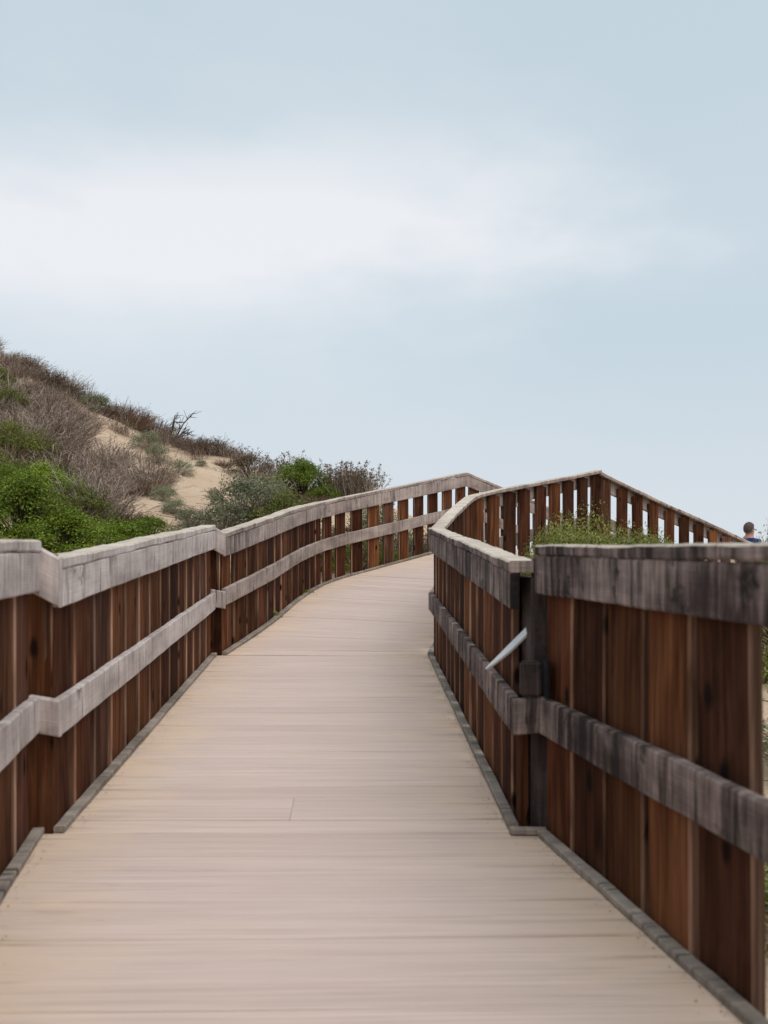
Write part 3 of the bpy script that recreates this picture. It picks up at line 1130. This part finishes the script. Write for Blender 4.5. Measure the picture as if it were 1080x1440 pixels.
def stalks(seed, n=60, h=0.8, w=0.9, heads=3, lean=0.35):
    """Thin upright stalks with seed heads."""
    rg = np.random.default_rng(seed)
    b0 = np.concatenate([rg.normal(size=(n, 2)) * w * 0.22, np.zeros((n, 1))], 1)
    d = rg.normal(size=(n, 3)) * lean
    d[:, 2] = 1
    d /= np.linalg.norm(d, axis=1, keepdims=True)
    ln = rg.uniform(0.5, 1.0, n) * h
    t = np.linspace(0, 1, 5)
    P = b0[:, None] + d[:, None] * (ln[:, None] * t)[..., None] + np.cumsum(rg.normal(size=(n, 5, 3)) * 0.012, axis=1)
    Rr = (0.006 * (1.1 - 0.6 * t))[None].repeat(n, 0)
    V, F = tubes(P, Rr)
    C = np.repeat(P[:, -1], heads * 4, 0) + rg.normal(size=(n * heads * 4, 3)) * [0.022, 0.022, 0.018]
    kk = rg.integers(0, n, n * 6)
    ii = rg.integers(1, 4, n * 6)
    C2 = P[kk, ii] + rg.normal(size=(n * 6, 3)) * 0.03
    C = np.concatenate([C, C2])
    lf = leaves(rg, C, unit(rg, len(C)), 0.03, 0.6)
    return lf, (V, F)


def mk(name, vf, mat):
    return mesh_np(name, vf[0], vf[1], mat)


PROTO = {}
for k in range(3):
    PROTO['green', k] = (shrub_leafy(10 + k, 15000, 1.15, 0.8, 34, 0.026, 0.6, 0.25), 'leaf_green', 'stem')
    PROTO['olive', k] = (shrub_leafy(20 + k, 11000, 1.1, 0.8, 30, 0.026, 0.5, 0.4), 'leaf_olive', 'twig')
    PROTO['sage', k] = (shrub_leafy(30 + k, 4200, 1.0, 0.85, 30, 0.040, 0.42, 0.6), 'leaf_sage', 'twig')
    PROTO['rust', k] = (shrub_leafy(40 + k, 4200, 1.2, 0.6, 20, 0.028, 0.5, 0.5), 'leaf_rust', 'stem')
    PROTO['lime', k] = (shrub_leafy(50 + k, 42000, 1.1, 0.9, 70, 0.022, 0.3, 0.0, 0.0), 'leaf_lime', 'twig')
    PROTO['dry', k] = (shrub_dry(60 + k, 150, 4, 1.0, 0.95, 0.8, 0.0075, 150), 'leaf_rust', 'twig')
    PROTO['russet', k] = (shrub_dry(70 + k, 220, 5, 1.1, 0.7, 0.95, 0.0055, 1100), 'leaf_rust', 'twig_red')
    PROTO['stalk', k] = (stalks(80 + k), 'leaf_rust', 'twig_red')
_pm = {}


def plant(kind, px, py, size, label, cat='shrub', k=None, tall=1.0, at=None, name=None, group=None, sink=0.05):
    k = rnd.randrange(3) if k is None else k
    vf, lm, sm = PROTO[kind, k]
    if (kind, k) not in _pm:
        _pm[kind, k] = (mk('foliage', vf[0], M[lm]), mk('stems', vf[1], M[sm]))
    p = at if at is not None else hit(px, py)
    nm = name or {'green': 'green_shrub', 'olive': 'olive_shrub', 'sage': 'sagebrush', 'rust': 'brown_shrub', 'lime': 'heather_shrub',
                  'dry': 'dry_shrub', 'russet': 'russet_shrub', 'stalk': 'flower_stalks'}[kind]
    root = thing(nm, label, cat, (p.x, p.y, p.z - sink), group)
    root.rotation_euler = (0, 0, rnd.uniform(0, 6.28))
    root.scale = (size, size, size * tall)
    obj('foliage', _pm[kind, k][0], root)
    obj('stems', _pm[kind, k][1], root)
    return root


G = 'shrubs on the dune slope'
PL = [
    # kind, px, py of the foot, size, label, tall
    ('green', 30, 772, 1.15, 'rounded bright green shrub behind the nearest left railing', 1.0),
    ('green', 92, 788, 1.0, 'low bright green shrub over the dip of the left railing', 0.8),
    ('green', 150, 783, 1.0, 'low green shrub in the middle of the row behind the left railing', 0.7),
    ('green', 205, 772, 0.9, 'green shrub at the right end of the low row behind the left railing', 0.65),
    ('green', 8, 715, 1.05, 'dark green shrub at the left edge above the rounded one', 0.9),
    ('green', 66, 728, 1.1, 'dark green shrub tucked under the grey dry brush', 0.9),
    ('olive', 110, 745, 1.0, 'olive shrub mixed with dead twigs behind the low green row', 0.8),
    ('olive', 15, 660, 1.25, 'olive green shrub at the left edge halfway up the slope', 0.9),
    ('olive', 52, 655, 0.85, 'small olive shrub with a bright green top beside the grey brush', 1.0),
    ('olive', 6, 590, 1.1, 'yellowish green shrub at the left edge near the dune top', 1.0),
    ('olive', 0, 548, 0.9, 'topmost green shrub at the left edge of the dune', 0.8),
    ('sage', 135, 578, 0.95, 'grey green shrub at the top of the sand strip near the ridge', 0.7),
    ('sage', 205, 632, 0.75, 'grey green shrub above the bare sand, left of the dead snag', 0.9),
    ('sage', 222, 652, 0.6, 'small green shrub below the dead snag', 1.2),
    ('sage', 256, 668, 0.5, 'thin grey shrub standing alone on the bare sand', 1.1),
    ('sage', 232, 705, 0.5, 'grey wispy shrub at the lower left rim of the bare sand', 0.8),
    ('sage', 272, 746, 0.6, 'pale grey green shrub behind the step in the left railing', 0.9),
    ('sage', 345, 742, 1.1, 'large grey green shrub right of the bare sand', 1.05),
    ('sage', 372, 722, 1.05, 'grey green shrub below the bright green rounded bush', 1.0),
    ('sage', 318, 748, 0.7, 'loose grey shrub between the sand and the large sage bush', 1.0),
    ('rust', 350, 672, 1.15, 'dark brown green shrub on the ridge left of the bright green bush', 0.95),
    ('green', 425, 703, 1.2, 'bright green rounded bush on the ridge near the railing bend', 0.95),
    ('green', 456, 708, 0.75, 'smaller green bush hugging the right of the bright rounded one', 0.8),
    ('russet', 440, 712, 0.8, 'brown tangled brush under the bright green rounded bush', 0.7),
    ('stalk', 480, 702, 0.95, 'tall dry flower stalks above the far railing bend', 0.85),
    ('stalk', 505, 712, 0.6, 'thin dry stalks at the low end of the ridge', 0.8),
    ('russet', 495, 716, 0.7, 'brown brush behind the far railing bend', 0.7),
    ('russet', 290, 630, 0.95, 'russet brush on the ridge right of the dead snag', 0.8),
    ('stalk', 297, 632, 0.8, 'dark stalks on the ridge over the russet brush', 0.8),
    ('russet', 268, 622, 0.9, 'small russet brush beside the dead snag', 0.75),
    ('russet', 215, 600, 1.2, 'russet brush on the ridge left of the dead snag', 0.75),
    ('russet', 180, 590, 1.25, 'russet brush on the ridge above the sand strip', 0.8),
    ('rust', 150, 574, 1.1, 'dark low brush on the ridge top', 0.6),
    ('stalk', 210, 590, 0.8, 'dark stalks poking above the ridge', 0.75),
    ('stalk', 378, 648, 0.6, 'dry stalks on the skyline above the brown green shrub', 0.8),
    ('stalk', 345, 642, 0.75, 'dry stalks on the skyline at the end of the bare sand', 0.7),
    ('russet', 30, 522, 1.0, 'russet brush on the skyline at the left edge', 0.8),
    ('russet', 62, 540, 1.0, 'russet brush on the skyline above the upper sand', 0.7),
    ('rust', 90, 555, 0.9, 'dark leafed brush on the skyline above the grey brush', 0.7),
    ('russet', 118, 566, 0.9, 'small russet brush on the skyline left of the grey green ridge shrub', 0.7),
    ('stalk', 35, 520, 0.85, 'dark stalks on the skyline at the left edge', 0.7),
    ('stalk', 95, 548, 0.8, 'sparse stalks on the skyline above the grey brush', 0.6),
    ('olive', 30, 700, 1.0, 'olive shrub in the gap between the two dark green shrubs at the left', 0.8),
    ('russet', 95, 712, 0.9, 'brown twiggy shrub right of the dark green shrubs', 0.8),
    ('olive', 88, 690, 0.7, 'dull olive shrub at the lower rim of the grey brush', 0.9),
    ('rust', 40, 675, 0.8, 'brown leafed shrub above the olive one at the left edge', 0.8),
    ('olive', 130, 725, 0.7, 'small olive shrub left of the lower sand', 0.8),
    ('sage', 300, 700, 0.32, 'tiny grey plant low on the big bare sand patch', 0.9),
    ('sage', 283, 655, 0.3, 'tiny grey plant near the top of the big bare sand patch', 0.8),
    ('russet', 312, 655, 0.42, 'small brown tuft at the right rim of the big sand patch', 0.7),
    ('sage', 245, 722, 0.42, 'small grey green plant at the bottom of the sand', 0.9),
    ('russet', 232, 672, 0.45, 'small russet tuft at the left rim of the big sand patch', 0.8),
    ('dry', 150, 695, 0.75, 'dark bare brush sprawling on the lower sand', 0.7),
    ('dry', 200, 695, 0.85, 'bare grey pink brush at the left rim of the big sand patch', 0.75),
    ('russet', 165, 738, 0.8, 'dark tangled dead brush behind the low green row', 0.6),
]
for kd, px, py, sz, lab, tl in PL:
    plant(kd, px, py, sz, lab, tall=tl, group=G)

# grey dry brush that covers the upper left slope as one tangled mass
rgs = np.random.default_rng(5)
TV, TF, LVs, LFs = [], [], [], []
tn = ln_ = 0


def in_poly(x, y, poly):
    c = False
    for (x0, y0), (x1, y1) in zip(poly, poly[1:] + poly[:1]):
        if (y0 > y) != (y1 > y) and x < (x1 - x0) * (y - y0) / (y1 - y0) + x0:
            c = not c
    return c


brush = [(-60, 480), (0, 512), (50, 545), (100, 578), (105, 605), (115, 635), (160, 662), (205, 685), (222, 705), (200, 705), (150, 668), (110, 660), (85, 655), (50, 625), (-60, 610)]
spots = []
tries = 0
while len(spots) < 50 and tries < 4000:
    tries += 1
    x, y = rgs.uniform(-60, 235), rgs.uniform(470, 695)
    if not in_poly(x, y, brush):
        continue
    p = hit(x, y)
    if all((p - q).length > 0.7 for q in spots):
        spots.append(p)
# a thinner fringe along the skyline, and litter lower down
for x, y in ((20, 512), (45, 528), (70, 540), (95, 553), (120, 565), (-20, 495), (150, 572), (165, 580), (190, 590), (230, 606), (250, 612), (310, 632), (325, 640),
             (30, 690), (80, 690), (100, 700), (130, 715), (0, 640), (35, 640), (75, 735), (130, 735)):
    spots.append(hit(x, y))
nb = len(spots)
for _ in range(30):
    x = rgs.uniform(0, 530)
    D_ = float(np.interp((x - 540) / FPX * 22, RX, RD)) - rgs.uniform(0.0, 0.8)
    X_ = (x - 540) / FPX * D_
    spots.append(Vector((X_, D_, float(ground(X_, D_)))))
for iq, q in enumerate(spots):
    kq = 'stalk' if iq >= nb else ('dry' if rgs.random() < 0.75 else 'russet')
    (lv, lf), (tv, tf) = PROTO[kq, int(rgs.integers(0, 3))][0]
    a = rgs.uniform(0, 6.28)
    s = rgs.uniform(0.75, 1.2) if q.y < 22 else rgs.uniform(0.55, 0.85)
    rot = np.array([[math.cos(a), -math.sin(a), 0], [math.sin(a), math.cos(a), 0], [0, 0, 1]])
    off = np.array([q.x, q.y, q.z - 0.05])
    sc = np.array([s, s, s * rgs.uniform(0.75, 1.0)])
    TV.append((tv * sc) @ rot.T + off)
    TF.append(tf + tn)
    tn += len(tv)
    LVs.append((lv * sc) @ rot.T + off)
    LFs.append(lf + ln_)
    ln_ += len(lv)
scrub = obj('dry_scrub', mesh_np('dry_scrub', np.concatenate(TV), np.concatenate(TF), M['twig']), kind='stuff')
scrub['label'] = 'grey brown tangle of dry brush covering the upper left dune slope'
scrub['category'] = 'brush'
leafl = obj('dead_leaves', mesh_np('dead_leaves', np.concatenate(LVs), np.concatenate(LFs), M['leaf_rust']), scrub, kind='stuff')

# fallen twigs and runners lying on the sand
N = 900
pp = []
while len(pp) < N:
    x, y = rgs.uniform(90, 420), rgs.uniform(585, 745)
    if y < 560 + 0.2 * x + 20:
        continue
    if rgs.random() < 0.75 and 250 < x < 330 and 610 < y < 700:
        continue
    pp.append((x, y))
D = np.arange(6, 40, 0.05)
st = np.array([tuple(hit(x, y)) for x, y in pp[:330]] + [(rgs.uniform(1.6, 6), rgs.uniform(2, 12), 0) for _ in range(570)])
an = rgs.uniform(0, 6.28, N)
ll = rgs.uniform(0.1, 0.55, N)
t = np.linspace(-0.5, 0.5, 4)
PX = st[:, 0:1] + np.cos(an)[:, None] * ll[:, None] * t + rgs.normal(size=(N, 4)) * 0.025
PY = st[:, 1:2] + np.sin(an)[:, None] * ll[:, None] * t + rgs.normal(size=(N, 4)) * 0.025
PZ = ground(PX, PY) + 0.012 + np.abs(rgs.normal(size=(N, 4))) * 0.02
tv, tf = tubes(np.stack([PX, PY, PZ], -1), np.full((N, 4), 0.0036) * rgs.uniform(0.6, 1.5, (N, 1)))
lit = obj('fallen_twigs', mesh_np('fallen_twigs', tv, tf, M['twig_red']), kind='stuff')
lit['label'] = 'thin dead twigs strewn over the dune sand'
lit['category'] = 'twigs'

# plants behind and beside the railings
plant('lime', 0, 0, 1.5, 'yellow green bush behind the near right railing, before the picket fence', at=Vector((2.0, 8.35, ground(2.0, 8.35))), tall=1.03, k=0, group=None)
plant('lime', 0, 0, 1.1, 'low yellow green bush just behind the end of the near right railing', at=Vector((1.62, 7.9, ground(1.62, 7.9))), tall=1.5, k=1)
plant('lime', 0, 0, 1.25, 'yellow green bush in front of the person at the right edge', at=Vector((4.10, 9.0, ground(4.10, 9.0))), tall=1.62, k=2)
plant('lime', 0, 0, 1.2, 'yellow green bush at the right end of the clump behind the near railing', at=Vector((2.42, 8.7, ground(2.42, 8.7))), tall=1.32, k=1)
plant('stalk', 0, 0, 1.5, 'grassy stalks rising beside the person at the right edge', at=Vector((4.05, 9.3, ground(4.05, 9.3))), tall=1.3, k=1)
plant('olive', 0, 0, 0.9, 'dark weeds at the foot of the near right railing', at=Vector((1.75, 3.6, ground(1.75, 3.6))), k=0, tall=0.6)
plant('sage', 0, 0, 1.0, 'grey weeds on the sand right of the near railing', at=Vector((2.6, 5.4, ground(2.6, 5.4))), k=1, tall=0.6)
# shrubs seen through the pickets of the far left railing
for kd, x, y, s, lab, tl in (('sage', -1.6, 12.0, 0.8, 'grey green shrub seen through the first open pickets of the far railing', 0.8),
                             ('green', -1.0, 13.2, 0.8, 'green shrub seen between the pickets below the far railing bend', 0.8),
                             ('olive', -0.4, 13.6, 0.85, 'olive shrub seen between the middle pickets of the far railing', 0.8),
                             ('sage', 0.35, 14.3, 0.85, 'grey shrub seen between the far pickets under the crest', 0.8),
                             ('stalk', 0.1, 14.8, 1.0, 'dry stalks seen against the sky between the far pickets', 0.85),
                             ('olive', 1.0, 14.9, 0.8, 'dark olive shrub behind the crest of the far railing', 0.7),
                             ('russet', -1.35, 13.0, 1.0, 'brown twiggy brush seen through the first open pickets', 0.9),
                             ('rust', -0.6, 14.2, 1.15, 'dark brown shrub filling the gaps of the middle far pickets', 1.0),
                             ('olive', -1.5, 14.3, 1.2, 'broad olive shrub behind the far railing bend', 0.95),
                             ('sage', -0.1, 15.2, 1.15, 'pale shrub high behind the middle far pickets', 1.0),
                             ('russet', 0.55, 15.3, 1.1, 'brown brush low against the sky between the far pickets', 0.85),
                             ('green', 0.1, 13.6, 0.75, 'small green shrub low between the far pickets', 0.8),
                             ('dry', 0.9, 14.2, 0.8, 'bare grey brush low behind the crest pickets', 0.8),
                             ('sage', -2.3, 10.3, 0.7, 'low grey weeds just outside the climbing left railing', 0.7)):
    plant(kd, 0, 0, s, lab, at=Vector((x, y, ground(x, y))), tall=tl)


def tuft(px, D, z, label):
    rg = np.random.default_rng(int(px))
    c = rg.normal(size=(60, 3)) * [0.035, 0.03, 0.018] + [0, 0, 0.03]
    c[:, 2] = np.abs(c[:, 2])
    me = mk('weed_tuft', leaves(rg, c, unit(rg, 60), 0.03, 0.35), M['leaf_green'])
    o = obj('weed_tuft', me)
    o.location = W((px - 540) / FPX * D, D, z)
    o['label'] = label
    o['category'] = 'weed'
    o['group'] = 'weed tufts on the deck edge'


tuft(431, 10.35, -0.528, 'tiny green weed on the deck edge near the railing bend')
tuft(386, 8.95, -0.685, 'small green weed at the kerb below the climbing left railing')

rg = np.random.default_rng(21)
gc = []
for pts, sg in ((A_L, 1), (B_L, 1), (C_L, 1), (A_R, -1), (B_R, -1)):
    T_ = sum((b_ - a).length for a, b_ in zip(pts[:-1], pts[1:]))
    for _ in range(int(T_ * 42)):
        f = rg.uniform(0.01, 0.99)
        p = path_at(pts, f)
        q = path_at(pts, min(1, f + 0.01))
        d = (q - p).xy.normalized()
        nrm_ = Vector((d.y, -d.x)) * sg
        o = 0.053 + abs(rg.normal()) * 0.035
        gc.append((p.x + nrm_.x * o, p.y + nrm_.y * o, p.z + 0.006))
gc = np.array(gc)
up_ = np.tile([0, 0, 1.0], (len(gc), 1))
lv, lf = leaves(rg, gc, up_, 0.008, 0.5, 0.35)
lt_ = obj('leaf_litter', mesh_np('leaf_litter', lv, lf, M['leaf_rust']), kind='stuff')
lt_['label'] = 'tiny dead leaf bits and grit caught along the kerb strips'
lt_['category'] = 'litter'

# dead snag on the ridge
rg = np.random.default_rng(3)
sp = hit(236, 606)
snag = thing('dead_snag', 'bare dark forked snag standing on the dune ridge against the sky', 'dead shrub', tuple(sp))


def branch(p, d, ln, r, depth, out):
    pts = [np.array(p)]
    dd = np.array(d, float)
    for k in range(4):
        dd = dd + rg.normal(size=3) * 0.16
        dd /= np.linalg.norm(dd)
        pts.append(pts[-1] + dd * ln / 4)
    out.append((np.array(pts), np.linspace(r, r * 0.5, 5)))
    if depth:
        for k in range(3 if depth > 1 else 4):
            i = rg.integers(1, 5)
            nd_ = dd + rg.normal(size=3) * 0.55
            nd_[2] = abs(nd_[2]) + 0.1
            branch(pts[i], nd_ / np.linalg.norm(nd_), ln * rg.uniform(0.45, 0.75), r * 0.55, depth - 1, out)


for lean in ((0.55, 0, 0.9), (0.95, 0.1, 0.75), (0.15, 0.1, 1.0)):
    out = []
    v = np.array(lean) / np.linalg.norm(lean)
    branch((rg.normal() * 0.04, rg.normal() * 0.04, -0.1), v, 0.72, 0.032, 2, out)
    tv, tf = tubes(np.stack([o[0] for o in out]), np.stack([o[1] for o in out]))
    obj('limb', mesh_np('limb', tv, tf, M['stem']), snag)

# ---------------------------------------------------------------- person on the stairs beyond the crest
def skin_mesh(name, verts, edges, radii, mat, root, sub=2, rootv=0):
    me = bpy.data.meshes.new(name)
    me.from_pydata(verts, edges, [])
    o = obj(name, me, root)
    sk = o.modifiers.new('skin', 'SKIN')
    for i, r in enumerate(radii):
        v = me.skin_vertices[0].data[i]
        v.radius = r if hasattr(r, '__len__') else (r, r)
        v.use_root = (i == rootv)
    s = o.modifiers.new('sub', 'SUBSURF')
    s.levels = s.render_levels = sub
    sk.use_smooth_shade = True
    me.materials.append(mat)
    return o


pf = W(5.66, 14.35, 0)
pf.z = land_l.z + 0.001
per = thing('person', 'person with short grey hair in a blue shirt beyond the bush at right, facing away', 'person', tuple(pf))
per.scale = (0.9, 0.9, 0.9)
per.rotation_euler = (0, 0, R(-62))      # local +y is the way the person faces
Vp = [(0, 0, 0.95), (0, 0.0, 1.12), (0, 0.0, 1.30), (0, -0.01, 1.43), (0, 0.015, 1.50), (0, 0.025, 1.57), (0, 0.02, 1.655), (0, 0.005, 1.70)]
Ep = [(0, 1), (1, 2), (2, 3), (3, 4), (4, 5), (5, 6), (6, 7)]
Rp = [(0.15, 0.11), (0.145, 0.105), (0.16, 0.115), (0.09, 0.075), (0.055, 0.055), (0.075, 0.085), (0.078, 0.095), (0.05, 0.065)]


def add(v, r, to):
    Vp.append(v); Rp.append(r if hasattr(r, '__len__') else (r, r)); Ep.append((to, len(Vp) - 1))
    return len(Vp) - 1


for s in (-1, 1):
    a = add((s * 0.17, -0.005, 1.40), 0.062, 3)
    e = add((s * 0.235, -0.03, 1.12), 0.047, a)
    w = add((s * 0.255, 0.07, 0.90), 0.031, e)
    hnd = add((s * 0.255, 0.10, 0.83), (0.022, 0.038), w)
    for fx, ln2 in ((-0.026, 0.062), (-0.009, 0.075), (0.009, 0.07), (0.026, 0.055)):
        k1 = add((s * 0.252, 0.112 + fx, 0.785), 0.0095, hnd)
        add((s * 0.243, 0.116 + fx, 0.785 - ln2), 0.008, k1)
    th1 = add((s * 0.245, 0.145, 0.82), 0.0105, hnd)
    add((s * 0.238, 0.158, 0.785), 0.009, th1)
    hp = add((s * 0.095, 0, 0.88), 0.095, 0)
    kn = add((s * 0.10, 0.015, 0.50), 0.062, hp)
    ak = add((s * 0.10, -0.01, 0.09), 0.042, kn)
    add((s * 0.11, 0.13, 0.04), 0.04, ak)
body = skin_mesh('body', Vp, Ep, Rp, M['skin'], per)
skin_mesh('nose', [(0, 0.115, 1.60), (0, 0.135, 1.585), (0, 0.118, 1.575)], [(0, 1), (1, 2)], [0.010, 0.013, 0.012], M['skin'], per, 1)
for s in (-1, 1):
    skin_mesh('ear', [(s * 0.078, 0.005, 1.565), (s * 0.088, -0.004, 1.59), (s * 0.090, -0.008, 1.615)], [(0, 1), (1, 2)], [(0.008, 0.012), (0.009, 0.017), (0.008, 0.014)], M['skin'], per, 1)
    eye = bpy.data.meshes.new('eye')
    bm = bmesh.new()
    bmesh.ops.create_uvsphere(bm, u_segments=12, v_segments=8, radius=0.012)
    bm.to_mesh(eye); bm.free()
    eye.materials.append(M['black_metal'])
    obj('eye', eye, per).location = (s * 0.032, 0.098, 1.615)
skin_mesh('mouth', [(-0.024, 0.104, 1.535), (0, 0.112, 1.533), (0.024, 0.104, 1.535)], [(0, 1), (1, 2)], [0.005, 0.007, 0.005], M['skin'], per, 1)
# hair: a cap over the skull, open at the face
bm = bmesh.new()
bmesh.ops.create_uvsphere(bm, u_segments=28, v_segments=20, radius=1.0)
for v in bm.verts:
    v.co = Vector((v.co.x * 0.086, v.co.y * 0.107 + 0.010, v.co.z * 0.112 + 1.632))
dele = [v for v in bm.verts if (v.co.y > 0.055 and v.co.z < 1.672) or (v.co.z < 1.60 and v.co.y > -0.012) or v.co.z < 1.545]
bmesh.ops.delete(bm, geom=dele, context='VERTS')
for v in bm.verts:
    v.co += v.normal * rnd.uniform(-0.002, 0.002)
hm = bpy.data.meshes.new('hair')
bm.to_mesh(hm); bm.free()
hm.materials.append(M['hair'])
ho = obj('hair', hm, per)
sm_ = ho.modifiers.new('thick', 'SOLIDIFY')
sm_.thickness = 0.008
# shirt with sleeves and collar, trousers, shoes
sv = [(0, 0, 0.92), (0, 0, 1.12), (0, 0, 1.30), (0, -0.01, 1.415), (0, 0.0, 1.475)]
sr = [(0.175, 0.135), (0.168, 0.13), (0.183, 0.14), (0.12, 0.10), (0.072, 0.072)]
se = [(0, 1), (1, 2), (2, 3), (3, 4)]
for s in (-1, 1):
    sv += [(s * 0.175, -0.005, 1.395), (s * 0.232, -0.025, 1.15)]
    sr += [(0.08, 0.08), (0.066, 0.066)]
    n0 = len(sv)
    se += [(3, n0 - 2), (n0 - 2, n0 - 1)]
skin_mesh('shirt', sv, se, sr, M['shirt'], per)
tv_, te_, tr_ = [(0, 0, 0.96)], [], [(0.168, 0.13)]
for s in (-1, 1):
    tv_ += [(s * 0.097, 0, 0.86), (s * 0.102, 0.012, 0.50), (s * 0.10, -0.008, 0.10)]
    tr_ += [(0.112, 0.112), (0.085, 0.085), (0.07, 0.07)]
    n0 = len(tv_)
    te_ += [(0, n0 - 3), (n0 - 3, n0 - 2), (n0 - 2, n0 - 1)]
skin_mesh('trousers', tv_, te_, tr_, M['trousers'], per)
for s in (-1, 1):
    skin_mesh('shoe', [(s * 0.10, -0.04, 0.045), (s * 0.105, 0.06, 0.045), (s * 0.112, 0.17, 0.038)], [(0, 1), (1, 2)], [(0.05, 0.048), (0.052, 0.045), (0.045, 0.035)], M['black_metal'], per, 1)
